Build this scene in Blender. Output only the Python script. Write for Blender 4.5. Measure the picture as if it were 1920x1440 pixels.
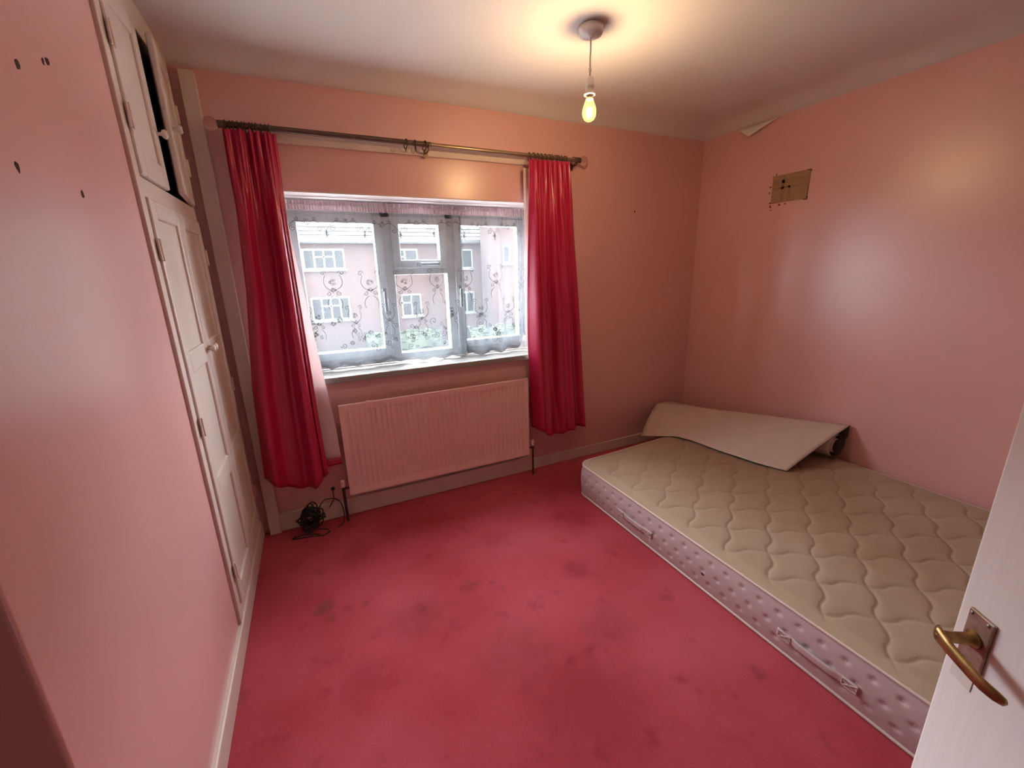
import bpy, bmesh, math, random
from mathutils import Vector, Matrix, noise
random.seed(7)
for _o in list(bpy.data.objects): bpy.data.objects.remove(_o)
SC = bpy.context.scene
COL = SC.collection
PI = math.pi

# ------------------------------------------------------------------ camera
cam_d = bpy.data.cameras.new('camera'); cam = bpy.data.objects.new('camera', cam_d); COL.objects.link(cam)
cam_d.sensor_fit = 'HORIZONTAL'; cam_d.sensor_width = 36.0; cam_d.lens = 785.06 / 1920 * 36.0
cam_d.clip_start = 0.02; cam_d.clip_end = 300
RX = Vector((0.90274591, -0.42947783, -0.02446675)); RD = Vector((-0.13378485, -0.22624508, -0.96483925)); RF = Vector((0.40884158, 0.87427797, -0.26169944))
m3 = Matrix((RX, -RD, -RF)).transposed()
cam.matrix_world = Matrix.Translation((0, 0, 1.45)) @ m3.to_4x4()
SC.camera = cam

# ------------------------------------------------------------------ sky, exposure
world = bpy.data.worlds.new('overcast_sky'); SC.world = world; world.use_nodes = True
wn = world.node_tree.nodes['Background']
wn.inputs['Color'].default_value = (0.91, 0.95, 1.0, 1); wn.inputs['Strength'].default_value = 56.0
SC.view_settings.view_transform = 'Standard'; SC.view_settings.look = 'None'; SC.view_settings.gamma = 1.0
SC.view_settings.use_curve_mapping = False
SC.view_settings.exposure = 0.53
BULB_STRENGTH = 1350.0
# sampling portal in the window opening (adds no light of its own)
pd = bpy.data.lights.new('window_portal', 'AREA'); pd.shape = 'RECTANGLE'; pd.size = 1.6; pd.size_y = 1.0
pd.cycles.is_portal = True
po = bpy.data.objects.new('window_portal', pd); COL.objects.link(po)
po.location = (0.675, 2.90, 1.38); po.rotation_euler = (-PI / 2, 0, 0)

# room numbers (metres, camera above the origin)
XL, XR, YB, YF, H = -0.435, 2.864, 2.567, -0.45, 2.41
WX0, WX1, WZ0, WZ1 = -0.12, 1.47, 0.885, 1.87      # window opening
YW = 2.807                                           # window plane

# ------------------------------------------------------------------ materials
MATS = {}
def nd(nt, t, **kw):
    n = nt.nodes.new(t)
    for k, v in kw.items():
        if k in n.inputs: n.inputs[k].default_value = v
        else: setattr(n, k, v)
    return n
def mat(name, color, rough=0.5, metal=0.0, spec=0.5, var=0.0, vscale=6.0, col2=None, bump=0.0, bscale=60.0, detail=3.0, sheen=0.0, stretch=None, coat=0.0):
    m = bpy.data.materials.new(name); m.use_nodes = True; nt = m.node_tree; b = nt.nodes['Principled BSDF']
    b.inputs['Base Color'].default_value = (*color, 1); b.inputs['Roughness'].default_value = rough
    b.inputs['Metallic'].default_value = metal; b.inputs['Specular IOR Level'].default_value = spec
    if sheen: b.inputs['Sheen Weight'].default_value = sheen
    if coat: b.inputs['Coat Weight'].default_value = coat
    tc = nd(nt, 'ShaderNodeTexCoord'); src = tc.outputs['Object']
    if stretch:
        mp = nd(nt, 'ShaderNodeMapping'); mp.inputs['Scale'].default_value = stretch; nt.links.new(src, mp.inputs['Vector']); src = mp.outputs['Vector']
    if var or col2:
        c2 = col2 or tuple(max(0, c * (1 - var)) for c in color)
        nz = nd(nt, 'ShaderNodeTexNoise', Scale=vscale, Detail=detail); nt.links.new(src, nz.inputs['Vector'])
        rp = nd(nt, 'ShaderNodeValToRGB'); rp.color_ramp.elements[0].position = 0.35; rp.color_ramp.elements[1].position = 0.65
        rp.color_ramp.elements[0].color = (*c2, 1); rp.color_ramp.elements[1].color = (*color, 1)
        nt.links.new(nz.outputs['Fac'], rp.inputs['Fac']); nt.links.new(rp.outputs['Color'], b.inputs['Base Color'])
    if bump:
        nb = nd(nt, 'ShaderNodeTexNoise', Scale=bscale, Detail=3.0); nt.links.new(src, nb.inputs['Vector'])
        bp = nd(nt, 'ShaderNodeBump', Strength=bump, Distance=0.004); nt.links.new(nb.outputs['Fac'], bp.inputs['Height'])
        nt.links.new(bp.outputs['Normal'], b.inputs['Normal'])
    MATS[name] = m; return m

mat('pink_paint', (0.695, 0.385, 0.362), rough=0.33, spec=0.85, var=0.05, vscale=2.2, bump=0.10, bscale=70)
mat('ceiling_paper', (0.74, 0.70, 0.685), rough=0.75, spec=0.2, var=0.05, vscale=1.5, bump=0.12, bscale=9)
mat('cream_gloss', (0.68, 0.585, 0.535), rough=0.38, spec=0.45, var=0.05, vscale=5, bump=0.06, bscale=40)
mat('cream_trim', (0.69, 0.57, 0.515), rough=0.42, spec=0.4, var=0.06, vscale=6, bump=0.06, bscale=40)
mat('reveal_white', (0.74, 0.64, 0.63), rough=0.5, var=0.04)
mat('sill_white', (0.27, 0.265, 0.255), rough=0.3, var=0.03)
mat('upvc', (0.82, 0.84, 0.86), rough=0.3, spec=0.5)
mat('grey_metal', (0.30, 0.31, 0.32), rough=0.35, metal=0.6)
mat('door_white', (0.84, 0.79, 0.77), rough=0.5, var=0.04, vscale=20, bump=0.25, bscale=35, stretch=(1, 1, 0.12))
mat('bounce_cut_brown', (0.24, 0.13, 0.10), rough=0.6)  # brown made up for unseen walls, to cut bounce onto the left return
mat('inside_shade', (0.02, 0.016, 0.014), rough=0.9)  # unlit wardrobe interior: its shade is put into the colour
mat('hole_dark', (0.05, 0.025, 0.02), rough=0.9)
mat('radiator_paint', (0.80, 0.53, 0.51), rough=0.36, spec=0.5, var=0.03, vscale=8)
mat('valve_pink', (0.72, 0.50, 0.47), rough=0.4)
mat('dark_pipe', (0.05, 0.03, 0.03), rough=0.5, metal=0.3)
mat('bronze', (0.16, 0.115, 0.09), rough=0.35, metal=0.75, var=0.2, vscale=30)
mat('bronze_light', (0.30, 0.21, 0.14), rough=0.3, metal=0.75)
mat('ring_metal', (0.055, 0.045, 0.04), rough=0.4, metal=0.6)
mat('brass_old', (0.42, 0.27, 0.10), rough=0.36, metal=0.85, col2=(0.22, 0.12, 0.05), vscale=45)
mat('plate_brown', (0.34, 0.20, 0.13), rough=0.45, metal=0.6, col2=(0.42, 0.35, 0.30), vscale=55)
mat('curtain_satin', (0.41, 0.010, 0.058), rough=0.33, spec=0.6, bump=0.03, bscale=25)
mat('mattress_side', (0.56, 0.435, 0.44), rough=0.45, spec=0.4, bump=0.05, bscale=180)
mat('mattress_piping', (0.70, 0.56, 0.52), rough=0.6)
mat('sheet_face', (0.60, 0.49, 0.43), rough=0.6, var=0.06, vscale=9, bump=0.05, bscale=250)
mat('sheet_under', (0.035, 0.028, 0.026), rough=0.5)
mat('cardboard', (0.36, 0.22, 0.115), rough=0.7, var=0.12, vscale=14)
mat('tape_brown', (0.30, 0.18, 0.092), rough=0.5, var=0.1, vscale=20)
mat('torn_edge', (0.14, 0.06, 0.03), rough=0.9, var=0.3, vscale=40)
mat('black_rubber', (0.012, 0.012, 0.013), rough=0.45)
mat('plastic_white', (0.72, 0.66, 0.62), rough=0.4)
mat('flex', (0.45, 0.40, 0.36), rough=0.5)
mat('roof_tile', (0.0090, 0.0083, 0.0076), rough=0.85, var=0.25, vscale=4)
mat('ext_white', (0.0333, 0.0350, 0.0366), rough=0.4)
mat('ext_glass', (0.0050, 0.0055, 0.0061), rough=0.3, spec=0.1)
mat('fascia_grey', (0.0061, 0.0066, 0.0075), rough=0.6)
mat('lawn', (0.0156, 0.0182, 0.0117), rough=0.95, var=0.35, vscale=0.8)
mat('leaf', (0.0134, 0.0215, 0.0051), rough=0.7, var=0.5, vscale=3)
mat('reflector_grey', (0.30, 0.29, 0.28), rough=0.9, var=0.2)  # pale grey of the added slab that bounces daylight indoors
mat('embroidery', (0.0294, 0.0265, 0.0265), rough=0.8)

def mat_glass_clear():
    m = bpy.data.materials.new('window_glass'); m.use_nodes = True; nt = m.node_tree; nt.nodes.remove(nt.nodes['Principled BSDF'])
    t = nd(nt, 'ShaderNodeBsdfTransparent'); t.inputs['Color'].default_value = (0.95, 0.97, 0.97, 1)
    g = nd(nt, 'ShaderNodeBsdfGlossy', Roughness=0.02); mx = nd(nt, 'ShaderNodeMixShader'); mx.inputs['Fac'].default_value = 0.05
    nt.links.new(t.outputs[0], mx.inputs[1]); nt.links.new(g.outputs[0], mx.inputs[2]); nt.links.new(mx.outputs[0], nt.nodes['Material Output'].inputs['Surface'])
    MATS['window_glass'] = m
mat_glass_clear()
def mat_net(name, opac, col, dense=0.0):
    # woven net: open holes let light straight through, the threads scatter it
    m = bpy.data.materials.new(name); m.use_nodes = True; nt = m.node_tree; nt.nodes.remove(nt.nodes['Principled BSDF'])
    t = nd(nt, 'ShaderNodeBsdfTransparent'); d = nd(nt, 'ShaderNodeBsdfDiffuse'); tr = nd(nt, 'ShaderNodeBsdfTranslucent')
    d.inputs['Color'].default_value = (*col, 1); tr.inputs['Color'].default_value = (*col, 1)
    m1 = nd(nt, 'ShaderNodeMixShader'); m1.inputs['Fac'].default_value = 0.45; nt.links.new(d.outputs[0], m1.inputs[1]); nt.links.new(tr.outputs[0], m1.inputs[2])
    tc = nd(nt, 'ShaderNodeTexCoord'); nz = nd(nt, 'ShaderNodeTexNoise', Scale=14.0, Detail=4.0); nt.links.new(tc.outputs['Object'], nz.inputs['Vector'])
    mr = nd(nt, 'ShaderNodeMapRange'); mr.inputs['From Min'].default_value = 0.3; mr.inputs['From Max'].default_value = 0.7
    mr.inputs['To Min'].default_value = opac * 0.85; mr.inputs['To Max'].default_value = min(1, opac * 1.15); nt.links.new(nz.outputs['Fac'], mr.inputs['Value'])
    lw = nd(nt, 'ShaderNodeLayerWeight', Blend=0.35); fa = nd(nt, 'ShaderNodeMath', operation='MULTIPLY_ADD', use_clamp=True); nt.links.new(lw.outputs['Facing'], fa.inputs[0]); fa.inputs[1].default_value = 0.75; nt.links.new(mr.outputs[0], fa.inputs[2])   # a tilted weave closes up
    sx = nd(nt, 'ShaderNodeSeparateXYZ'); nt.links.new(tc.outputs['Object'], sx.inputs[0])          # the woven design is closer towards the hem
    dz = nd(nt, 'ShaderNodeMapRange', interpolation_type='SMOOTHSTEP'); nt.links.new(sx.outputs['Z'], dz.inputs['Value']); dz.inputs['From Min'].default_value = 0.93; dz.inputs['From Max'].default_value = 1.30; dz.inputs['To Min'].default_value = dense; dz.inputs['To Max'].default_value = 0.0
    fb = nd(nt, 'ShaderNodeMath', operation='ADD', use_clamp=True); nt.links.new(fa.outputs[0], fb.inputs[0]); nt.links.new(dz.outputs[0], fb.inputs[1])
    m2 = nd(nt, 'ShaderNodeMixShader'); nt.links.new(fb.outputs[0], m2.inputs['Fac']); nt.links.new(t.outputs[0], m2.inputs[1]); nt.links.new(m1.outputs[0], m2.inputs[2])
    nt.links.new(m2.outputs[0], nt.nodes['Material Output'].inputs['Surface']); MATS[name] = m
mat_net('net', 0.36, (0.066, 0.071, 0.079), 0.28); mat_net('net_heading', 0.80, (0.50, 0.37, 0.40)); mat_net('net_hem', 0.55, (0.30, 0.31, 0.33))  # heading's mauve colour paints in the shade below the soffit
def mat_lining():
    m = bpy.data.materials.new('lining'); m.use_nodes = True; nt = m.node_tree; nt.nodes.remove(nt.nodes['Principled BSDF'])
    d = nd(nt, 'ShaderNodeBsdfDiffuse'); tr = nd(nt, 'ShaderNodeBsdfTranslucent'); mx = nd(nt, 'ShaderNodeMixShader'); mx.inputs['Fac'].default_value = 0.45
    for n_ in (d, tr): n_.inputs['Color'].default_value = (0.90, 0.76, 0.76, 1)
    nt.links.new(d.outputs[0], mx.inputs[1]); nt.links.new(tr.outputs[0], mx.inputs[2]); nt.links.new(mx.outputs[0], nt.nodes['Material Output'].inputs['Surface']); MATS['lining'] = m
mat_lining()
def mat_crystal():
    m = bpy.data.materials.new('crystal'); m.use_nodes = True; b = m.node_tree.nodes['Principled BSDF']
    b.inputs['Base Color'].default_value = (0.95, 0.85, 0.82, 1); b.inputs['Roughness'].default_value = 0.05
    b.inputs['Transmission Weight'].default_value = 0.95; b.inputs['IOR'].default_value = 1.25; MATS['crystal'] = m
mat_crystal()
def mat_emit(name, col, s):
    m = bpy.data.materials.new(name); m.use_nodes = True; b = m.node_tree.nodes['Principled BSDF']
    b.inputs['Base Color'].default_value = (*col, 1); b.inputs['Emission Color'].default_value = (*col, 1); b.inputs['Emission Strength'].default_value = s; MATS[name] = m
mat_emit('bulb_glow', (1.0, 0.66, 0.31), BULB_STRENGTH)
def mat_bulb_glass():
    m = bpy.data.materials.new('bulb_glass'); m.use_nodes = True; nt = m.node_tree; nt.nodes.remove(nt.nodes['Principled BSDF'])
    t = nd(nt, 'ShaderNodeBsdfTransparent'); e = nd(nt, 'ShaderNodeEmission', Strength=4.0); e.inputs['Color'].default_value = (1.0, 0.60, 0.16, 1)
    mx = nd(nt, 'ShaderNodeMixShader'); mx.inputs['Fac'].default_value = 0.22; nt.links.new(t.outputs[0], mx.inputs[1]); nt.links.new(e.outputs[0], mx.inputs[2]); nt.links.new(mx.outputs[0], nt.nodes['Material Output'].inputs['Surface']); MATS['bulb_glass'] = m
mat_bulb_glass()
def mat_brick():
    m = bpy.data.materials.new('red_brick'); m.use_nodes = True; nt = m.node_tree; b = nt.nodes['Principled BSDF']; b.inputs['Roughness'].default_value = 0.9
    tc = nd(nt, 'ShaderNodeTexCoord'); mp = nd(nt, 'ShaderNodeMapping'); mp.inputs['Rotation'].default_value = (PI / 2, 0, 0); nt.links.new(tc.outputs['Object'], mp.inputs['Vector'])
    br = nd(nt, 'ShaderNodeTexBrick', Scale=1.0); br.inputs['Brick Width'].default_value = 0.225; br.inputs['Row Height'].default_value = 0.075; br.inputs['Mortar Size'].default_value = 0.006
    br.inputs['Color1'].default_value = (0.0138, 0.0042, 0.0035, 1); br.inputs['Color2'].default_value = (0.0114, 0.0035, 0.0029, 1); br.inputs['Mortar'].default_value = (0.0153, 0.0070, 0.0058, 1)
    nt.links.new(mp.outputs[0], br.inputs['Vector']); nt.links.new(br.outputs['Color'], b.inputs['Base Color']); MATS['red_brick'] = m
mat_brick()
def mat_carpet():
    m = bpy.data.materials.new('red_carpet'); m.use_nodes = True; nt = m.node_tree; b = nt.nodes['Principled BSDF']
    b.inputs['Roughness'].default_value = 0.95; b.inputs['Specular IOR Level'].default_value = 0.1; b.inputs['Sheen Weight'].default_value = 0.12; b.inputs['Sheen Tint'].default_value = (1, 0.5, 0.6, 1)
    tc = nd(nt, 'ShaderNodeTexCoord'); P = tc.outputs['Object']
    def ramp(scale, det, p0, p1, c0, c1):
        n = nd(nt, 'ShaderNodeTexNoise', Scale=scale, Detail=det); nt.links.new(P, n.inputs['Vector'])
        r = nd(nt, 'ShaderNodeValToRGB'); r.color_ramp.elements[0].position = p0; r.color_ramp.elements[1].position = p1
        r.color_ramp.elements[0].color = (*c0, 1); r.color_ramp.elements[1].color = (*c1, 1); nt.links.new(n.outputs['Fac'], r.inputs['Fac']); return n, r
    n1, r1 = ramp(1.7, 5, 0.36, 0.64, (0.44, 0.050, 0.068), (0.56, 0.095, 0.125))
    n2, r2 = ramp(420, 2, 0.3, 0.7, (0.72, 0.68, 0.68), (1.15, 1.15, 1.15))
    n3, r3 = ramp(9, 5, 0.60, 0.72, (1, 1, 1), (0.72, 0.72, 0.72))
    def mul(a, c):
        x = nd(nt, 'ShaderNodeMix', data_type='RGBA', blend_type='MULTIPLY'); x.inputs['Factor'].default_value = 1
        nt.links.new(a, x.inputs['A']); nt.links.new(c, x.inputs['B']); return x.outputs['Result']
    out = mul(mul(r1.outputs['Color'], r2.outputs['Color']), r3.outputs['Color'])
    # worn, spilled spots with their own place on the carpet: x, y, radius, strength, colour
    wob = nd(nt, 'ShaderNodeTexNoise', Scale=16, Detail=3); nt.links.new(P, wob.inputs['Vector'])
    for (x, y, r, s, c) in [(-0.13, 1.79, 0.055, 0.55, (0.13, 0.06, 0.03)), (-0.10, 1.71, 0.035, 0.35, (0.13, 0.06, 0.03)), (0.25, 1.55, 0.16, 0.35, (0.19, 0.03, 0.03)), (0.95, 1.14, 0.14, 0.30, (0.16, 0.03, 0.03)),
                            (1.02, 1.48, 0.09, 0.35, (0.2, 0.008, 0.02)), (1.25, 1.85, 0.16, 0.4, (0.25, 0.008, 0.02)), (0.0, 1.35, 0.12, 0.3, (0.24, 0.008, 0.016)), (0.55, 1.2, 0.2, 0.3, (0.22, 0.05, 0.045)), (0.7, 0.9, 0.3, 0.3, (0.22, 0.03, 0.035)), (0.05, 2.1, 0.13, 0.35, (0.25, 0.006, 0.015)), (0.75, 1.9, 0.1, 0.3, (0.25, 0.01, 0.02)), (0.5, 1.62, 0.06, 0.3, (0.16, 0.04, 0.03))]:
        vm = nd(nt, 'ShaderNodeVectorMath', operation='DISTANCE'); nt.links.new(P, vm.inputs[0]); vm.inputs[1].default_value = (x, y, 0)
        ad = nd(nt, 'ShaderNodeMath', operation='MULTIPLY_ADD'); nt.links.new(wob.outputs['Fac'], ad.inputs[0]); ad.inputs[1].default_value = r * 1.2; nt.links.new(vm.outputs['Value'], ad.inputs[2])
        mr = nd(nt, 'ShaderNodeMapRange', interpolation_type='SMOOTHSTEP'); nt.links.new(ad.outputs[0], mr.inputs['Value'])
        mr.inputs['From Min'].default_value = r * 0.8; mr.inputs['From Max'].default_value = r * 1.7; mr.inputs['To Min'].default_value = s; mr.inputs['To Max'].default_value = 0
        x_ = nd(nt, 'ShaderNodeMix', data_type='RGBA'); nt.links.new(mr.outputs[0], x_.inputs['Factor']); nt.links.new(out, x_.inputs['A']); x_.inputs['B'].default_value = (*c, 1); out = x_.outputs['Result']
    nt.links.new(out, b.inputs['Base Color'])
    bp = nd(nt, 'ShaderNodeBump', Strength=0.55, Distance=0.006); nt.links.new(n2.outputs['Fac'], bp.inputs['Height']); nt.links.new(bp.outputs['Normal'], b.inputs['Normal'])
    MATS['red_carpet'] = m
mat_carpet()
def mat_mattress_top():
    m = bpy.data.materials.new('mattress_top'); m.use_nodes = True; nt = m.node_tree; b = nt.nodes['Principled BSDF']
    b.inputs['Roughness'].default_value = 0.9; b.inputs['Specular IOR Level'].default_value = 0.15; b.inputs['Sheen Weight'].default_value = 0.15
    tc = nd(nt, 'ShaderNodeTexCoord'); P = tc.outputs['Object']
    n1 = nd(nt, 'ShaderNodeTexNoise', Scale=2.3, Detail=6); nt.links.new(P, n1.inputs['Vector'])
    # yellow-brown staining and the bulb's warm light, painted as one off-centre area
    vm = nd(nt, 'ShaderNodeVectorMath', operation='DISTANCE'); mp = nd(nt, 'ShaderNodeMapping'); mp.inputs['Scale'].default_value = (1.0, 0.72, 0); mp.inputs['Location'].default_value = (0, 0, 0)
    nt.links.new(P, mp.inputs['Vector']); nt.links.new(mp.outputs[0], vm.inputs[0]); vm.inputs[1].default_value = (2.25, 0.98, 0)
    ma = nd(nt, 'ShaderNodeMath', operation='MULTIPLY_ADD'); nt.links.new(n1.outputs['Fac'], ma.inputs[0]); ma.inputs[1].default_value = 0.9; nt.links.new(vm.outputs['Value'], ma.inputs[2])
    mr = nd(nt, 'ShaderNodeMapRange', interpolation_type='SMOOTHSTEP'); nt.links.new(ma.outputs[0], mr.inputs['Value']); mr.inputs['From Min'].default_value = 0.55; mr.inputs['From Max'].default_value = 1.15; mr.inputs['To Min'].default_value = 0.9; mr.inputs['To Max'].default_value = 0
    mx = nd(nt, 'ShaderNodeMix', data_type='RGBA'); nt.links.new(mr.outputs[0], mx.inputs['Factor']); mx.inputs['A'].default_value = (0.43, 0.333, 0.235, 1); mx.inputs['B'].default_value = (0.325, 0.207, 0.118, 1)
    nt.links.new(mx.outputs['Result'], b.inputs['Base Color'])
    nb = nd(nt, 'ShaderNodeTexNoise', Scale=260, Detail=2); nt.links.new(P, nb.inputs['Vector']); bp = nd(nt, 'ShaderNodeBump', Strength=0.25, Distance=0.002); nt.links.new(nb.outputs['Fac'], bp.inputs['Height']); nt.links.new(bp.outputs['Normal'], b.inputs['Normal'])
    MATS['mattress_top'] = m
mat_mattress_top()

# ------------------------------------------------------------------ mesh helpers
class MB:
    def __init__(s): s.v = []; s.f = []; s.sm = []
    def add(s, vs, fs, smooth=False):
        o = len(s.v); s.v += [tuple(p) for p in vs]; s.f += [tuple(i + o for i in f) for f in fs]; s.sm += [smooth] * len(fs); return s
    def box(s, x0, x1, y0, y1, z0, z1):
        vs = [(x, y, z) for z in (z0, z1) for y in (y0, y1) for x in (x0, x1)]
        return s.add(vs, [(0, 2, 3, 1), (4, 5, 7, 6), (0, 1, 5, 4), (2, 6, 7, 3), (0, 4, 6, 2), (1, 3, 7, 5)])
    def grid(s, fn, nu, nv, smooth=True, flip=False):
        vs = [fn(i / (nu - 1), j / (nv - 1)) for j in range(nv) for i in range(nu)]; fs = []
        for j in range(nv - 1):
            for i in range(nu - 1):
                a = j * nu + i; q = (a, a + 1, a + nu + 1, a + nu); fs.append(q[::-1] if flip else q)
        return s.add(vs, fs, smooth)
    def tube(s, pts, r, n=8, closed=False, caps=True):
        pts = [Vector(p) for p in pts]; N = len(pts); rr = r if isinstance(r, (list, tuple)) else [r] * N
        T = []
        for i in range(N):
            a = pts[(i - 1) % N] if (closed or i > 0) else pts[i]; b = pts[(i + 1) % N] if (closed or i < N - 1) else pts[i]
            t = (b - a); T.append(t.normalized() if t.length > 1e-9 else Vector((0, 0, 1)))
        up = Vector((0, 0, 1)) if abs(T[0].z) < 0.9 else Vector((1, 0, 0)); nrm = (up - T[0] * up.dot(T[0])).normalized(); vs = []
        for i in range(N):
            nrm = (nrm - T[i] * nrm.dot(T[i])); nrm = nrm.normalized() if nrm.length > 1e-9 else T[i].orthogonal().normalized(); bn = T[i].cross(nrm)
            for k in range(n):
                a = 2 * PI * k / n; vs.append(pts[i] + (nrm * math.cos(a) + bn * math.sin(a)) * rr[i])
        fs = []; M = N if closed else N - 1
        for i in range(M):
            for k in range(n):
                a = i * n + k; b = i * n + (k + 1) % n; c = ((i + 1) % N) * n + (k + 1) % n; d = ((i + 1) % N) * n + k; fs.append((a, b, c, d))
        s.add(vs, fs, True)
        if caps and not closed: s.add(vs[:n], [tuple(range(n))[::-1]]); s.add(vs[-n:], [tuple(range(n))])
        return s
    def lathe(s, prof, n=24, M=None, smooth=True):
        vs = []; fs = []; M = M or Matrix()
        for (r, z) in prof:
            for k in range(n):
                a = 2 * PI * k / n; vs.append(M @ Vector((r * math.cos(a), r * math.sin(a), z)))
        for i in range(len(prof) - 1):
            for k in range(n):
                fs.append((i * n + k, i * n + (k + 1) % n, (i + 1) * n + (k + 1) % n, (i + 1) * n + k))
        fs.append(tuple(range(n))[::-1]); fs.append(tuple((len(prof) - 1) * n + k for k in range(n)))
        return s.add(vs, fs, smooth)
    def xf(s, M): s.v = [tuple(M @ Vector(p)) for p in s.v]; return s
    def mesh(s, name):
        me = bpy.data.meshes.new(name); me.from_pydata(s.v, [], s.f); me.polygons.foreach_set('use_smooth', s.sm); me.update(); return me
    def build(s, name, m, parent=None, bevel=0.0, seg=2, thick=0.0, off=0.0, mats=None):
        o = bpy.data.objects.new(name, s.mesh(name)); COL.objects.link(o)
        for k in ([m] if not mats else mats): o.data.materials.append(MATS[k])
        if parent: o.parent = parent
        if thick:
            md = o.modifiers.new('thickness', 'SOLIDIFY'); md.thickness = thick; md.offset = off
            if mats and len(mats) > 1: md.material_offset = 1; md.material_offset_rim = 1
        if bevel:
            md = o.modifiers.new('edge', 'BEVEL'); md.width = bevel; md.segments = seg; md.limit_method = 'ANGLE'; md.angle_limit = 0.6; md.harden_normals = False
        return o
def tag(o, label, cat, group=None):
    o['label'] = label; o['category'] = cat
    if group: o['group'] = group
    return o
def thing(name, label, cat, loc=(0, 0, 0), group=None):
    o = bpy.data.objects.new(name, None); o.empty_display_size = 0.05; COL.objects.link(o); o.location = loc; return tag(o, label, cat, group)
def struct(o, label=None, cat=None):
    o['kind'] = 'structure'
    if label: o['label'] = label
    if cat: o['category'] = cat
    return o
def rel(o):                      # keep world-space vertices under a parent Empty that is not at the origin
    p = o.parent; T = Matrix.Translation(p.location)
    o.matrix_parent_inverse = T.inverted(); return o
def lerp(a, b, t): return a + (b - a) * t
def sstep(a, b, x):
    t = max(0, min(1, (x - a) / (b - a))); return t * t * (3 - 2 * t)
def pwl(tab, x):
    if x <= tab[0][0]: return tab[0][1]
    for (a, va), (b, vb) in zip(tab, tab[1:]):
        if x <= b: return lerp(va, vb, (x - a) / (b - a))
    return tab[-1][1]

# ================================================================== ROOM SHELL
fl = MB().grid(lambda u, v: (lerp(-1.45, 3.0, u), lerp(-1.9, 2.64, v), 0), 24, 24, smooth=False).build('floor', 'red_carpet', thick=0.05, off=-1); struct(fl, 'worn crimson red carpet with dark stains', 'carpet')
def ceil_z(x, y):
    def cove(d, r=0.22, dz=0.053):
        if d >= r: return 0
        t = 1 - max(0, d) / r; return dz * t ** 2.1
    z = H - max(cove(XR - x), cove(YB - y)) - 0.0
    return z + 0.004 * noise.noise(Vector((x * 1.3, y * 1.3, 3)))
def cg(n, a, b, w):               # denser towards the coved end
    base = [lerp(a, b - w, i / n) for i in range(n)]; return base + [lerp(b - w, b, i / 14) for i in range(15)]
cxs = cg(40, -1.45, 2.90, 0.30); cys = cg(40, -1.9, 2.60, 0.30)
cm = MB(); nx, ny = len(cxs), len(cys)
cm.add([(x, y, ceil_z(x, y)) for y in cys for x in cxs], [(j * nx + i, (j + 1) * nx + i, (j + 1) * nx + i + 1, j * nx + i + 1) for j in range(ny - 1) for i in range(nx - 1)], True)
ce = cm.build('ceiling', 'ceiling_paper', thick=0.06, off=-1); struct(ce, 'off white papered ceiling with soft coved edges', 'ceiling')
# loose corner of lining paper
def flap(u, v):
    a = Vector((2.858, 2.275, 2.352)); b = Vector((2.858, 1.99, 2.352)); tip = Vector((2.835, 2.175, 2.285))
    top = a.lerp(b, u); low = a.lerp(tip, u / 0.36) if u < 0.36 else tip.lerp(b, (u - 0.36) / 0.64)
    p = top.lerp(low, v); p.x -= 0.012 * math.sin(v * PI) * math.sin(u * PI); return p
pf = MB().grid(flap, 22, 8).build('peeling_paper', 'ceiling_paper', ce, thick=0.0015)

wb = MB(); T = 0.30
wb.box(-0.60, WX0, YB, YB + T, -0.05, 2.5).box(WX1, XR + 0.1, YB, YB + T, -0.05, 2.5).box(WX0, WX1, YB, YB + T, -0.05, WZ0 - 0.036).box(WX0, WX1, YB, YB + T, WZ1, 2.5).box(-1.45, -0.60, YB, YB + T, -0.05, 2.5)
wback = wb.build('wall_back', 'pink_paint'); struct(wback, 'pink painted wall around the window', 'wall')
wright = MB().box(XR, XR + 0.1, YF - 0.1, YB, -0.05, 2.5).build('wall_right', 'pink_paint'); struct(wright, 'pink painted wall beside the mattress', 'wall')
wl = MB().box(-1.30, XL, 0.735, 1.732, -0.05, 2.5).build('wall_left', 'pink_paint', bevel=0.007, seg=5); struct(wl, 'satin pink wall with a few nail holes beside the wardrobe', 'wall')
wo = MB().box(-1.45, -1.30, -1.9, YB, -0.05, 2.5).build('wall_lobby', 'bounce_cut_brown'); struct(wo)
wf = MB().box(-1.30, -0.29, YF - 0.1, YF, -0.05, 2.5).box(0.505, XR, YF - 0.1, YF, -0.05, 2.5).box(-0.29, 0.505, YF - 0.1, YF, 2.0, 2.5).build('wall_front', 'pink_paint'); struct(wf)
wh = MB().box(-1.45, 3.0, -1.9, -1.75, -0.05, 2.5).box(1.3, 1.4, -1.75, YF - 0.1, -0.05, 2.5).build('wall_hall', 'bounce_cut_brown'); struct(wh)
jm = MB().box(-0.29, -0.262, YF - 0.11, YF + 0.012, 0, 1.99).box(0.478, 0.505, YF - 0.11, YF + 0.012, 0, 1.99).box(-0.29, 0.505, YF - 0.11, YF + 0.012, 1.972, 2.0).build('trim_1', 'cream_trim'); struct(jm)

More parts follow.
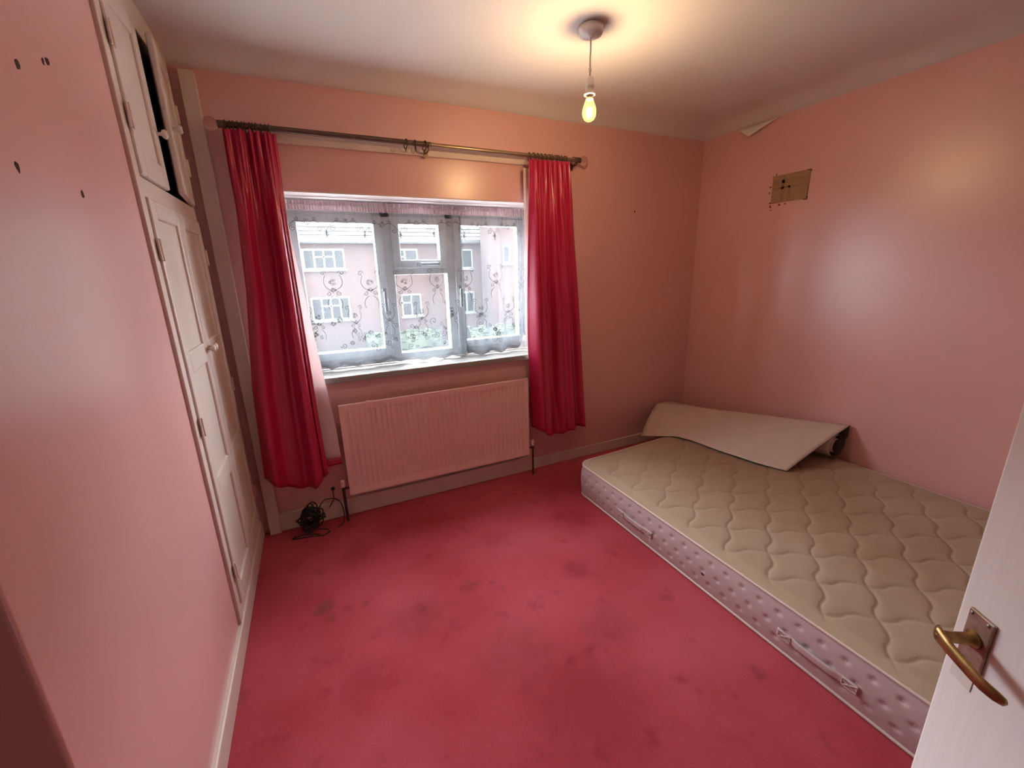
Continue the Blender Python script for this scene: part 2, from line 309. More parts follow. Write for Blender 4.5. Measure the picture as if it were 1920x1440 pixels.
# nail holes
def hole(wall, c, axis, r, seed):
    rnd = random.Random(seed); n = 9; vs = []
    for k in range(n):
        a = 2 * PI * k / n; q = r * rnd.uniform(0.65, 1.25); e = (math.cos(a) * q, math.sin(a) * q * 1.3)
        vs.append((c[0], c[1] + e[0], c[2] + e[1]) if axis == 'x' else (c[0] + e[0], c[1], c[2] + e[1]))
    dpt = Vector((-0.004, 0, 0)) if axis == 'x' else Vector((0, 0.004, 0))
    if axis == 'x' and c[0] > 0: dpt = -dpt
    top = [Vector(p) - dpt * 0.25 for p in vs]; bot = [Vector(p) + dpt for p in vs]
    MB().add(top + bot, [tuple(range(n)), tuple(range(n, 2 * n))[::-1]] + [(k, (k + 1) % n, n + (k + 1) % n, n + k) for k in range(n)]).build('nail_hole', 'hole_dark', wall)
for i, (y, z, r) in enumerate([(1.174, 1.831, .0075), (1.285, 1.878, .005), (1.305, 1.886, .007), (1.069, 1.641, .007), (1.303, 1.636, .0065)]): hole(wl, (XL, y * 1.036, 1.45 + (z - 1.45) * 1.036), 'x', r, i)
hole(wback, (2.222, YB, 1.841), 'y', .006, 11)

# ---- skirting
bl = MB().box(XL - 0.01, XL + 0.016, 0.725, 2.545, 0, 0.098).build('baseboard_left', 'cream_trim', bevel=0.005); struct(bl, 'cream skirting along the wardrobe wall', 'skirting')
bb = MB().box(-0.335, 1.337, YB - 0.026, YB, 0, 0.108).build('baseboard_back', 'cream_trim', bevel=0.004); struct(bb, 'thick cream skirting below the radiator', 'skirting')
b2 = MB().box(1.337, XR, YB - 0.014, YB, 0, 0.082).build('baseboard_back', 'cream_trim', bevel=0.004); struct(b2, 'slim skirting between the radiator and the mattress', 'skirting')
b3 = MB().box(XR - 0.014, XR, YF, YB - 0.014, 0, 0.082).build('baseboard_right', 'cream_trim', bevel=0.004); struct(b3)
# ---- boxed strip in the corner by the wardrobe
bx = MB().box(-0.389, -0.330, YB - 0.042, YB, 0.0, 2.335).build('trim_2', 'cream_trim', bevel=0.003); struct(bx, 'tall narrow cream strip boxing the corner beside the wardrobe', 'trim')
bt = MB().box(-0.20, 1.325, YB - 0.02, YB, 2.080, 2.130).build('trim_3', 'cream_trim', bevel=0.002); struct(bt, 'cream batten on the wall behind the curtain pole', 'batten')

# ================================================================== WINDOW
rv = MB().box(WX0, WX1, YB + 0.002, YW + 0.02, WZ1 - 0.006, WZ1 + 0.004).box(WX0 - 0.004, WX0 + 0.006, YB + 0.002, YW + 0.02, WZ0, WZ1).box(WX1 - 0.006, WX1 + 0.004, YB + 0.002, YW + 0.02, WZ0, WZ1).build('trim_4', 'reveal_white'); struct(rv, 'pale painted reveal lining around the window', 'window reveal')
win = bpy.data.objects.new('window_1', None); COL.objects.link(win); win.location = (0.675, YW, WZ0); struct(win, 'white plastic window with three lights behind the net curtain', 'window')
def wpart(mb, name, m, parent=win, bevel=0.0):
    o = mb.build(name, m, parent, bevel=bevel)
    if parent is win: rel(o)
    return o
def ring_frame(mb, x0, x1, z0, z1, w, y0, y1):
    return mb.box(x0, x0 + w, y0, y1, z0, z1).box(x1 - w, x1, y0, y1, z0, z1).box(x0 + w, x1 - w, y0, y1, z0, z0 + w).box(x0 + w, x1 - w, y0, y1, z1 - w, z1)
fr = MB(); ring_frame(fr, WX0 + 0.006, WX1 - 0.006, WZ0, WZ1 - 0.006, 0.055, YW - 0.02, YW + 0.05)
fr.box(WX0 + 0.061, WX1 - 0.061, YW - 0.02, YW + 0.05, 1.780, 1.812)
wpart(fr, 'outer_frame', 'upvc', bevel=0.004)
for a, b in ((0.446, 0.506), (0.848, 0.906)): wpart(MB().box(a, b, YW - 0.02, YW + 0.05, WZ0 + 0.055, WZ1 - 0.061), 'mullion', 'upvc', bevel=0.004)
wpart(MB().box(0.506, 0.848, YW - 0.02, YW + 0.05, 1.440, 1.495), 'transom', 'upvc', bevel=0.004)
def sash(x0, x1, z0, z1, w, name='sash'):
    s = MB(); ring_frame(s, x0, x1, z0, z1, w, YW - 0.035, YW + 0.02); o = wpart(s, name, 'upvc', bevel=0.005)
    wpart(MB().box(x0 + w - 0.004, x1 - w + 0.004, YW - 0.006, YW - 0.002, z0 + w - 0.004, z1 - w + 0.004), 'pane', 'window_glass', o); return o
s1 = sash(-0.062, 0.450, WZ0 + 0.052, 1.79, 0.05); s2 = sash(0.902, 1.412, WZ0 + 0.052, 1.79, 0.05); s3 = sash(0.502, 0.852, 1.480, 1.79, 0.05)
wpart(MB().box(0.506, 0.848, YW + 0.0, YW + 0.004, WZ0 + 0.055, 1.440), 'pane', 'window_glass')
def whandle(par, x, z, vert=True):
    h = MB()
    if vert: h.box(x - .012, x + .012, YW - .045, YW - .033, z - .03, z + .03).box(x - .008, x + .008, YW - .065, YW - .045, z - .008, z + .008).box(x - .009, x + .009, YW - .072, YW - .060, z - .11, z + .012)
    else: h.box(x - .03, x + .03, YW - .045, YW - .033, z - .012, z + .012).box(x - .008, x + .008, YW - .065, YW - .045, z - .008, z + .008).box(x - .012, x + .11, YW - .072, YW - .060, z - .009, z + .009)
    wpart(h, 'handle', 'grey_metal', par, bevel=0.003)
whandle(s1, 0.428, 1.33); whandle(s2, 0.925, 1.33); whandle(s3, 0.68, 1.502, False)
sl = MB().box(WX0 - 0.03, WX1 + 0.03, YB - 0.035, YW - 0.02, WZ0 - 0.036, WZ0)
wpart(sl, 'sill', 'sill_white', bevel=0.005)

# ================================================================== BUILT-IN WARDROBE
WF = -0.428
wd = thing('built_in_wardrobe', 'cream built-in wardrobe in the wall with two tall doors and two top doors', 'wardrobe', (WF, 2.13, 0))
def wp(mb, name, m, parent=None, bevel=0.0):
    o = mb.build(name, m, parent or wd, bevel=bevel)
    if not parent: rel(o)
    return o
fm = MB(); X0 = WF - 0.03
fm.box(X0, WF + 0.004, 1.732, 1.778, 0.0, H).box(X0, WF, 2.490, 2.560, 0.0, H).box(X0, WF, 1.778, 2.490, 2.305, H).box(X0, WF, 1.778, 2.490, 1.705, 1.765).box(X0, WF, 1.778, 2.490, 0.0, 0.15)
wp(fm, 'frame', 'cream_trim', bevel=0.003)
wp(MB().box(-0.99, -0.98, 1.70, 2.56, 0, H).box(-0.98, X0 - 0.03, 1.70, 1.715, 0, H).box(-0.98, X0 - 0.03, 2.545, 2.56, 0, H).box(-0.98, X0 - 0.03, 1.715, 2.545, 1.72, 1.745).box(-0.98, X0 - 0.03, 1.715, 2.545, 0.0, 0.02), 'carcass', 'inside_shade')
def wdoor(y0, y1, z0, z1, rails, knob_y, knob_z, hinge_y, angle=0.0, nhinge=2):
    t = 0.022; sw = 0.055; d = MB()
    d.box(WF - 0.010, WF + 0.012, y0, y0 + sw, z0, z1).box(WF - 0.010, WF + 0.012, y1 - sw, y1, z0, z1)
    zs = [z0] + rails + [z1]; bars = [(z0, z0 + 0.075)] + [(r - 0.04, r + 0.04) for r in rails] + [(z1 - 0.06, z1)]
    for a, b in bars: d.box(WF - 0.010, WF + 0.012, y0 + sw, y1 - sw, a, b)
    if angle:
        M = Matrix.Translation((WF, hinge_y, 0)) @ Matrix.Rotation(angle, 4, 'Z') @ Matrix.Translation((-WF, -hinge_y, 0))
    else: M = Matrix()
    door = wp(d.xf(M), 'door', 'cream_gloss', bevel=0.006)
    for (a, b), (c, e) in zip(bars, bars[1:]):
        wp(MB().box(WF - 0.006, WF + 0.003, y0 + sw - 0.004, y1 - sw + 0.004, b - 0.004, c + 0.004).xf(M), 'panel', 'cream_gloss', door)
    k = MB().lathe([(0.006, 0), (0.006, 0.012), (0.014, 0.017), (0.016, 0.025), (0.011, 0.031), (0.001, 0.032)], 14, Matrix.Translation((WF + 0.012, knob_y, knob_z)) @ Matrix.Rotation(PI / 2, 4, 'Y'))
    wp(k.xf(M), 'knob', 'cream_gloss', door)
    for i in range(nhinge):
        z = lerp(z0 + 0.16, z1 - 0.16, i / (nhinge - 1)); hy = hinge_y
        h = MB().tube([(WF + 0.014, hy, z - 0.035), (WF + 0.014, hy, z + 0.035)], 0.0055, 8).box(WF + 0.010, WF + 0.0145, hy - 0.014, hy + 0.014, z - 0.033, z + 0.033)
        wp(h.xf(M), 'hinge', 'cream_trim', door)
wdoor(1.780, 2.134, 0.153, 1.702, [0.66, 1.155], 2.112, 1.165, 1.780, 0, 3)
wdoor(2.138, 2.488, 0.153, 1.702, [0.66, 1.155], 2.160, 1.165, 2.488, 0, 3)
wdoor(1.780, 2.085, 1.768, 2.300, [], 2.066, 1.955, 1.780, 0, 2)
wdoor(2.138, 2.488, 1.768, 2.300, [], 2.160, 2.000, 2.488, math.radians(5.5), 2)

# ================================================================== OPEN DOOR
dd = Vector((0.552, 0.834, 0)).normalized(); dn = Vector((-dd.y, dd.x, 0))
free = Vector((0.9105, 0.2064, 0)); hinge = free - dd * 0.762
door = bpy.data.objects.new('door_1', None); COL.objects.link(door); struct(door, 'white painted door standing open with a brass lever handle', 'door')
door.matrix_world = Matrix((( -dd.x, dn.x, 0, free.x), (-dd.y, dn.y, 0, free.y), (0, 0, 1, 0), (0, 0, 0, 1)))   # local x: free edge to hinge, y: out of the face
def dp(mb, name, m, bevel=0.0, parent=None): return mb.build(name, m, parent or door, bevel=bevel)
dp(MB().box(0, 0.762, -0.040, 0, 0.012, 1.975), 'leaf', 'door_white', 0.004)
pl = dp(MB().box(0.0205, 0.062, 0, 0.005, 0.812, 0.910), 'handle_plate', 'plate_brown', 0.002)
for x, z in ((0.0265, 0.903), (0.054, 0.903), (0.0265, 0.819), (0.054, 0.819)):
    dp(MB().lathe([(0.0032, 0), (0.0028, 0.0012), (0.0005, 0.0016)], 10, Matrix.Translation((x, 0.005, z)) @ Matrix.Rotation(-PI / 2, 4, 'X')), 'screw', 'grey_metal', 0, pl)
lv = MB()
def lever_sec(c, ax, w, t, n=12):   # flattened oval cross-section in the plane normal to x
    return [(c[0], c[1] + t * math.sin(2 * PI * k / n), c[2] + w * math.cos(2 * PI * k / n)) for k in range(n)]
secs = []
for (x, y, z, w, t) in [(0.026, 0.046, 0.866, 0.004, 0.003), (0.028, 0.048, 0.866, 0.010, 0.005), (0.036, 0.052, 0.865, 0.0125, 0.0062), (0.060, 0.054, 0.862, 0.0115, 0.0055), (0.095, 0.054, 0.858, 0.0105, 0.0048), (0.115, 0.052, 0.855, 0.0105, 0.0045), (0.130, 0.047, 0.853, 0.0095, 0.0045), (0.138, 0.043, 0.852, 0.007, 0.0035), (0.140, 0.042, 0.852, 0.003, 0.002)]:
    secs.append(lever_sec((x, y, z), 0, w, t))
n = 12; vs = [p for s in secs for p in s]
lv.add(vs, [(i * n + k, i * n + (k + 1) % n, (i + 1) * n + (k + 1) % n, (i + 1) * n + k) for i in range(len(secs) - 1) for k in range(n)] + [tuple(range(n))[::-1], tuple(range(len(vs) - n, len(vs)))], True)
lv.lathe([(0.0145, 0), (0.014, 0.004), (0.0095, 0.008), (0.0085, 0.03), (0.010, 0.050), (0.002, 0.054)], 16, Matrix.Translation((0.040, 0.005, 0.864)) @ Matrix.Rotation(-PI / 2, 4, 'X'))
dp(lv, 'lever', 'brass_old')
for x, z in ((0.0225, 0.792), (0.046, 0.788), (0.034, 0.780)):
    dp(MB().lathe([(0.0028, 0), (0.0022, 0.0006), (0.0004, 0.0007)], 8, Matrix.Translation((x, 0.0, z)) @ Matrix.Rotation(-PI / 2, 4, 'X')), 'screw_hole', 'hole_dark')
fil = MB().box(0.016, 0.054, 0.0, 0.0012, 0.772, 0.803); dp(fil, 'filler_patch', 'plastic_white', 0.0005)
dp(MB().box(-0.002, 0.0005, -0.031, -0.009, 0.79, 0.92), 'latch_plate', 'brass_old')

# ================================================================== PENDANT LAMP
LX, LY = 1.188, 1.690; ZC = 2.408
lamp = thing('pendant_lamp', 'bare lit bulb hanging on a flex from a ceiling rose', 'pendant lamp', (LX, LY, ZC))
TL = Matrix.Translation((LX, LY, 0))
rel(MB().lathe([(0.052, ZC - 0.006), (0.051, ZC - 0.022), (0.045, ZC - 0.033), (0.012, ZC - 0.038), (0.006, ZC - 0.045)], 36, TL).build('ceiling_rose', 'plastic_white', lamp))
rel(MB().tube([(LX, LY, ZC - 0.036), (LX + 0.001, LY, 2.33), (LX - 0.001, LY, 2.29), (LX, LY, 2.20)], 0.0034, 8).build('flex', 'flex', lamp))
rel(MB().lathe([(0.004, 2.262), (0.0065, 2.258), (0.0065, 2.249), (0.004, 2.245)], 12, TL).build('flex_grip', 'plastic_white', lamp))
hd = rel(MB().lathe([(0.006, 2.228), (0.0165, 2.222), (0.0175, 2.196), (0.019, 2.194), (0.019, 2.188), (0.0175, 2.186), (0.0175, 2.168), (0.0240, 2.166), (0.0240, 2.160), (0.014, 2.158)], 24, TL).build('lamp_holder', 'plastic_white', lamp))
rel(MB().lathe([(0.0125, 2.161), (0.0125, 2.150), (0.016, 2.143)], 20, TL).build('bulb_cap', 'grey_metal', lamp))
bp_ = [(0.0135, 2.149), (0.0165, 2.143), (0.020, 2.132), (0.0255, 2.118), (0.0292, 2.104), (0.0298, 2.092), (0.0275, 2.079), (0.0215, 2.068), (0.012, 2.0615), (0.001, 2.0595)]
bl_ = rel(MB().lathe(bp_, 28, TL).build('bulb', 'bulb_glass', lamp))
MB().lathe([(0.004, 2.114), (0.0095, 2.110), (0.0110, 2.100), (0.0110, 2.086), (0.008, 2.078), (0.002, 2.076)], 16, TL).build('filament', 'bulb_glow', bl_)

# ================================================================== CURTAIN POLE, RINGS, CURTAINS, NET
PY, PZ = YB - 0.090, 2.120
pole = thing('curtain_pole', 'thin bronze telescopic curtain pole with glass ball ends above the window', 'curtain pole', (0.70, YB, PZ))
rel(MB().tube([(-0.262, PY, PZ), (0.706, PY, PZ)], 0.0135, 16).build('outer_tube', 'bronze', pole))
rel(MB().tube([(0.70, PY, PZ), (1.672, PY, PZ - 0.004)], 0.0112, 16).build('inner_tube', 'bronze_light', pole))
for x, s in ((-0.262, -1), (1.672, 1)):
    rel(MB().tube([(x - s * 0.02, PY, PZ - 0.002), (x + s * 0.006, PY, PZ - 0.002), (x + s * 0.008, PY, PZ - 0.002)], 0.0165, 16).build('end_cap', 'bronze', pole))
    prof = [(0.004, 0)] + [(0.028 * math.sin(a), 0.028 - 0.028 * math.cos(a)) for a in [PI * k / 12 for k in range(2, 12)]] + [(0.001, 0.056)]
    rel(MB().lathe(prof, 20, Matrix.Translation((x + s * 0.006, PY, PZ - 0.002)) @ Matrix.Rotation(s * PI / 2, 4, 'Y')).build('finial', 'crystal', pole))
for x in (-0.225, 0.694, 1.655):
    rel(MB().tube([(x, YB - 0.02, PZ - 0.028), (x, PY + 0.01, PZ - 0.028), (x, PY, PZ - 0.026)], 0.005, 8).tube([(x, PY + 0.019 * math.sin(a), PZ - 0.019 * math.cos(a)) for a in [lerp(-1.5, 1.5, k / 10) for k in range(11)]], 0.0042, 8).box(x - 0.012, x + 0.012, YB - 0.024, YB - 0.018, PZ - 0.05, PZ - 0.008).build('bracket', 'bronze_light' if x == 0.694 else 'bronze', pole))
# ring: one mesh, shared
ringm = MB().tube([(0.0, 0.0235 * math.sin(a), 0.0235 * math.cos(a)) for a in [2 * PI * k / 20 for k in range(20)]], 0.0026, 6, closed=True).tube([(0, 0.006 * math.sin(a), -0.0305 + 0.006 * math.cos(a)) for a in [2 * PI * k / 10 for k in range(10)]], 0.0014, 5, closed=True).mesh('curtain_ring'); ringm.materials.append(MATS['ring_metal'])
def ring(x, tilt, swing, label, group):
    o = bpy.data.objects.new('curtain_ring', ringm); COL.objects.link(o); o.location = (x, PY, PZ - (0.0075 if x < 0.7 else 0.0105)); o.rotation_euler = (swing, tilt * 0.4, tilt); tag(o, label, 'curtain ring', group)
rr = random.Random(3)
for i in range(12): ring(lerp(-0.238, -0.068, i / 11) + rr.uniform(-.004, .004), rr.uniform(-.16, .16), rr.uniform(-.1, .1), 'dark metal ring carrying the curtain that hangs beside the wardrobe', 'rings of the curtain by the wardrobe')
for i in range(11): ring(lerp(1.308, 1.560, (i / 10) ** 0.9) + rr.uniform(-.004, .004), rr.uniform(-.16, .16), rr.uniform(-.1, .1), 'dark metal ring carrying the curtain on the side of the room corner', 'rings of the curtain by the corner')
for i, x in enumerate((0.571, 0.622, 0.672)): ring(x, (0.2, -0.12, 0.24)[i], 0.05, ('empty dark metal ring loose mid-pole, farthest from the pole joint', 'empty dark metal ring loose mid-pole between two other loose rings', 'empty dark metal ring loose mid-pole, right against the joint bracket')[i], 'loose rings in the middle of the pole')
ring(1.628, 0.12, 0.1, 'single empty dark ring hanging next to the glass ball at the corner end', None)

# ---- left curtain
def fold(u, k, ph=0.0): return math.sin(2 * PI * k * u + ph)
def curtain_l(u, v):
    z0 = 2.099 - 0.010 * abs(math.sin(u * PI * 6)); zb = pwl([(0, .385), (.1, .372), (.3, .33), (.55, .282), (.72, .285), (.86, .33), (1, .345)], u); z = lerp(z0, zb, v)
    xl = pwl([(0, -.252), (.2, -.262), (.42, -.284), (.7, -.338), (1, -.362)], v); xr = pwl([(0, -.040), (.25, -.044), (.5, -.040), (.8, -.035), (1, -.028)], v)
    b = sstep(0.02, 0.26, v); uu = u + 0.03 * math.sin(2 * PI * u * 1.5 + 1) * b
    x = lerp(xl, xr, uu)
    top = 0.013 * fold(u + .05 * math.sin(2 * PI * u * 1.7), 5.5, 0.4) + 0.006 * fold(u, 11, 1)
    broad = 0.030 * fold(uu, 1.6, 2.6) + 0.016 * fold(uu, 3.3, 0.8) + 0.004 * fold(u, 6.5, .4) * (1 - 0.6 * v)
    y = YB - 0.124 + lerp(top, broad, b) - 0.005 * v + 0.004 * noise.noise(Vector((u * 4, v * 5, 1)))
    y += 0.022 * math.exp(-((u - 0.88 - .02 * v) / 0.018) ** 2) * b          # a sharp pressed crease near the edge
    return (x, y, z)
cl = thing('curtain', 'deep red satin curtain hanging beside the wardrobe with its pale lining showing', 'curtain', (-0.15, YB - 0.1, 0.3))
rel(MB().grid(curtain_l, 110, 70).build('fabric', 'curtain_satin', cl, thick=0.002))
def lining_l(u, v):
    z = lerp(2.05, lerp(.395, .425, u), v); xr = pwl([(0, -.06), (.25, -.046), (.45, -.020), (.7, .012), (.88, .036), (1, .041)], v)
    x = lerp(-0.20, xr, u); y = YB - 0.066 + 0.010 * fold(u, 1.3, 1) - 0.03 * sstep(.4, 1, u) * v - 0.012 * v
    return (x, y, z)
rel(MB().grid(lining_l, 40, 50).build('lining', 'lining', cl, thick=0.0015))
def hem_l(u, v):
    p = lining_l(u, 1.0); return (p[0] + 0.002 * v, p[1] - 0.003, p[2] + 0.004 - 0.045 * v)
rel(MB().grid(lambda u, v: hem_l(0.45 + .55 * u, v), 20, 4).build('hem', 'curtain_satin', cl, thick=0.002))

# ---- right curtain
def curtain_r(u, v):
    z0 = 2.098 - 0.010 * abs(math.sin(u * PI * 8)); zb = pwl([(0, .36), (.12, .335), (.2, .30), (.5, .283), (.56, .30), (.75, .31), (1, .305)], u); z = lerp(z0, zb, v)
    xl = pwl([(0, 1.298), (.3, 1.292), (.65, 1.300), (1, 1.320)], v); xr = pwl([(0, 1.582), (.1, 1.602), (.35, 1.645), (.65, 1.690), (1, 1.745)], v)
    b = sstep(0.05, 0.55, v); uu = u + 0.025 * math.sin(2 * PI * u * 2) * b; x = lerp(xl, xr, uu)
    top = 0.015 * fold(u, 8.5, 0.2) + 0.006 * fold(u, 17, 1)
    mid = 0.020 * fold(u, 5.0, 1.1) + 0.012 * noise.noise(Vector((u * 9, v * 4, 5)))
    broad = 0.026 * fold(uu, 2.1, 2.2) + 0.014 * fold(uu, 4.6, 1.9)
    m = sstep(0.0, 0.25, v); y = YB - 0.122 + lerp(lerp(top, mid, m), broad, b)
    # diagonal tuck
    c = 0.28 + 0.30 * max(0, v - 0.42); y -= 0.020 * math.exp(-((u - c) / 0.03) ** 2) * sstep(.38, .5, v)
    # edge turned in towards the window
    y += 0.03 * sstep(.12, 0, u) * sstep(.2, .6, v)
    return (x, y, z)
cr = thing('curtain', 'bright crimson satin curtain on the side of the window nearest the mattress', 'curtain', (1.5, YB - 0.1, 0.3))
rel(MB().grid(curtain_r, 120, 80).build('fabric', 'curtain_satin', cr, thick=0.002))
def lining_r(u, v): return (lerp(pwl([(0, 1.286), (.3, 1.288), (.7, 1.30), (1, 1.32)], v), 1.50, u), YB - 0.058 + 0.006 * fold(u, 2), lerp(2.055, .40, v))
rel(MB().grid(lining_r, 24, 40).build('lining', 'lining', cr, thick=0.0015))

# ---- net curtain
NX0, NX1 = -0.075, 1.405
def net_xyz(x, w):                 # x along the window, w 0 top .. 1 bottom
    u = (x - NX0) / (NX1 - NX0)
    sc = abs(((x * 7.2) % 1.0) - 0.5) * 2
    zb = 0.912 - 0.022 * (1 - sc) + 0.01 * math.sin(x * 5) + 0.075 * sstep(1.25, 1.40, x) ** 2
    z = lerp(1.838, zb, w)
    a = lerp(0.4, 1.0, sstep(0.0, 0.5, w))
    y = 2.712 + a * (0.016 * math.sin(x * 36 + 1.8 * math.sin(x * 5)) * (0.35 + 0.65 * sstep(0.35, 0.8, x)) + 0.012 * math.sin(x * 13 + 2)) + 0.003 * math.sin(x * 210) * (1 - sstep(0, .12, w))
    y += 0.016 * math.exp(-((x - 0.93) / 0.035) ** 2) * math.sin((x - 0.93) * 90)
    return (x + 0.006 * math.sin(x * 34 + 1) * a, y, z)
net = thing('net_curtain', 'sheer white net curtain with scroll embroidery across the window', 'net curtain', (0.66, 2.71, 0.9))
rel(MB().grid(lambda u, w: net_xyz(lerp(NX0, NX1, u), lerp(0.045, 1, w)), 300, 26).build('net', 'net', net))
def head(u, w):
    x = lerp(NX0, NX1, u); p = net_xyz(x, 0.055 * w - 0.012); return (p[0], p[1] - 0.004 - 0.005 * math.sin(u * 620) * (0.4 + 0.6 * w), p[2])
rel(MB().grid(head, 520, 5).build('gathered_heading', 'net_heading', net))
rel(MB().tube([(WX0 + 0.008, 2.708, 1.825), (WX1 - 0.008, 2.708, 1.825)], 0.003, 8).build('wire', 'flex', net))
# embroidery: flat thread scrolls on the net
def spiral(cx, cz, r, turns, a0, hand=1, n=26):
    return [(cx + r * (1 - 0.85 * k / n) * math.cos(a0 + hand * 2 * PI * turns * k / n), cz + r * (1 - 0.85 * k / n) * math.sin(a0 + hand * 2 * PI * turns * k / n)) for k in range(n + 1)]
def arc(p0, p1, bow, n=14):
    dx, dz = p1[0] - p0[0], p1[1] - p0[1]; return [(lerp(p0[0], p1[0], t) - dz * bow * 4 * t * (1 - t), lerp(p0[1], p1[1], t) + dx * bow * 4 * t * (1 - t)) for t in [k / n for k in range(n + 1)]]
emb = MB()
def thread(pts, w=0.0011):
    vs = []; m_ = len(pts)
    for i, (x, z) in enumerate(pts):
        a = pts[max(0, i - 1)]; b = pts[min(m_ - 1, i + 1)]; dx, dz = b[0] - a[0], b[1] - a[1]; L = math.hypot(dx, dz) or 1; ox, oz = -dz / L * w, dx / L * w
        for s in (1, -1):
            px, pz = x + ox * s, z + oz * s; q = net_xyz(px, (1.838 - pz) / 0.905); vs.append((q[0], q[1] - 0.0015, pz))
    emb.add(vs, [(2 * i, 2 * i + 2, 2 * i + 3, 2 * i + 1) for i in range(m_ - 1)])
er = random.Random(5)
def flower(cx, cz, r):
    for k in range(6):
        a = k * PI / 3 + er.random(); thread([(cx + r * 0.9 * math.cos(a) + r * .42 * math.cos(b), cz + r * 0.9 * math.sin(a) + r * .42 * math.sin(b)) for b in [2 * PI * j / 9 for j in range(10)]], 0.0009)
def garland(cx, cz, s):
    flower(cx, cz, 0.016 * s)
    for h in (-1, 1):
        thread(arc((cx + h * .02 * s, cz), (cx + h * .10 * s, cz - .02 * s), .22 * h)); thread(spiral(cx + h * .085 * s, cz - .042 * s, .020 * s, 1.3, 1.4, -h)); thread(spiral(cx + h * .055 * s, cz + .018 * s, .014 * s, 1.2, -1.2, h))
        thread(arc((cx + h * .10 * s, cz - .02 * s), (cx + h * .12 * s, cz - .11 * s), .2 * h)); thread(spiral(cx + h * .125 * s, cz - .075 * s, .013 * s, 1.2, 0, h))
def vase(cx, cz, s):
    for h in (-1, 1):
        thread(arc((cx, cz - .06 * s), (cx + h * .035 * s, cz + .03 * s), -.28 * h)); thread(spiral(cx + h * .045 * s, cz + .042 * s, .016 * s, 1.2, 3.1 if h > 0 else 0, -h)); thread(spiral(cx + h * .026 * s, cz - .075 * s, .014 * s, 1.25, 1.5, h)); thread(arc((cx + h * .01, cz - .09 * s), (cx + h * .03 * s, cz - .16 * s), .2 * h))
    flower(cx, cz - .01 * s, .013 * s); flower(cx, cz - .055 * s, .010 * s)
x = NX0 + 0.11
while x < NX1 - 0.05:
    garland(x, 1.735 + er.uniform(-.01, .01), .8); vase(x + 0.10, 1.42 + er.uniform(-.015, .015), 1.0); vase(x - 0.01, 1.22, .9)
    for k in range(7): thread(spiral(x + er.uniform(-.13, .13), 1.02 + er.uniform(-.05, .13), er.uniform(.012, .022), 1.3, er.uniform(0, 6), er.choice((-1, 1))))
    for k in range(4): flower(x + er.uniform(-.13, .13), 1.08 + er.uniform(-.09, .12), .010)
    x += 0.205
em = rel(emb.build('embroidery', 'embroidery', net)); em['kind'] = 'stuff'
hemm = MB().grid(lambda u, w: (lambda p: (p[0], p[1] - 0.002, p[2]))(net_xyz(lerp(NX0, NX1, u), lerp(0.975, 1.0, w))), 300, 3)
rel(hemm.build('scalloped_hem', 'net_hem', net))

# ================================================================== RADIATOR
RX0, RX1, RZ0, RZ1, RY = 0.066, 1.274, 0.172, 0.728, YB - 0.100
rad = thing('radiator', 'pink painted fluted panel radiator under the window', 'radiator', (0.67, YB, 0.11))
NF = 38; pm = 0.022; pitch = (RX1 - RX0 - 2 * pm) / NF
xs = [RX0, RX0 + pm]; prof = [0.0, 0.0]
for k in range(NF):
    a = RX0 + pm + k * pitch
    for t, d in ((.14, 0), (.22, .35), (.32, .9), (.42, 1), (.58, 1), (.68, .9), (.78, .35), (.86, 0)): xs.append(a + t * pitch); prof.append(d)
xs += [RX1 - pm, RX1]; prof += [0.0, 0.0]
zs = [(RZ0, 0), (RZ0 + .030, 0), (RZ0 + .036, .5), (RZ0 + .046, .95), (RZ0 + .055, 1), (lerp(RZ0, RZ1, .5), 1), (RZ1 - .058, 1), (RZ1 - .048, .95), (RZ1 - .038, .5), (RZ1 - .032, 0), (RZ1, 0)]
pv = [(x, RY + 0.0095 * p * e, z) for z, e in zs for x, p in zip(xs, prof)]; nxr = len(xs)
rp = MB().add(pv, [(j * nxr + i, j * nxr + i + 1, (j + 1) * nxr + i + 1, (j + 1) * nxr + i) for j in range(len(zs) - 1) for i in range(nxr - 1)], True)
rp.box(RX0, RX1, RY + 0.012, RY + 0.020, RZ0, RZ1).box(RX0 - 0.003, RX0, RY - 0.001, RY + 0.020, RZ0, RZ1).box(RX1, RX1 + 0.003, RY - 0.001, RY + 0.020, RZ0, RZ1).box(RX0 - 0.003, RX1 + 0.003, RY - 0.001, RY + 0.020, RZ1, RZ1 + 0.004).box(RX0 - 0.003, RX1 + 0.003, RY - 0.001, RY + 0.020, RZ0 - 0.004, RZ0)
rel(rp.build('panel', 'radiator_paint', rad))
for x in (RX0 + .15, RX1 - .15): rel(MB().box(x - .02, x + .02, RY + .02, YB - .002, RZ0 + .05, RZ1 - .03).build('wall_bracket', 'radiator_paint', rad))
rel(MB().tube([(RX0 + 0.16, RY + .01, RZ1 + .004), (RX0 + 0.16, RY + .01, RZ1 + .009)], .010, 12).build('bleed_plug', 'radiator_paint', rad))
for x, s in ((RX0 - 0.036, -1), (RX1 + 0.038, 1)):
    b_ = rel(MB().tube([(x, RY + .012, 0.205), (x, RY + .012, 0.228)], .010, 12).tube([(x, RY + .012, 0.216), (x - s * .036, RY + .012, 0.216)], .007, 10).tube([(x, RY + .012, 0.205), (x, RY + .012, 0.15), (x + .002, RY + .013, .0)], .0085 if s < 0 else .007, 10).build('valve', 'dark_pipe', rad))
    MB().lathe([(0.010, 0.226), (0.0125, 0.230), (0.012, 0.268), (0.010, 0.272), (0.002, 0.273)], 16, Matrix.Translation((x, RY + .012, 0))).build('valve_cap', 'valve_pink', b_)

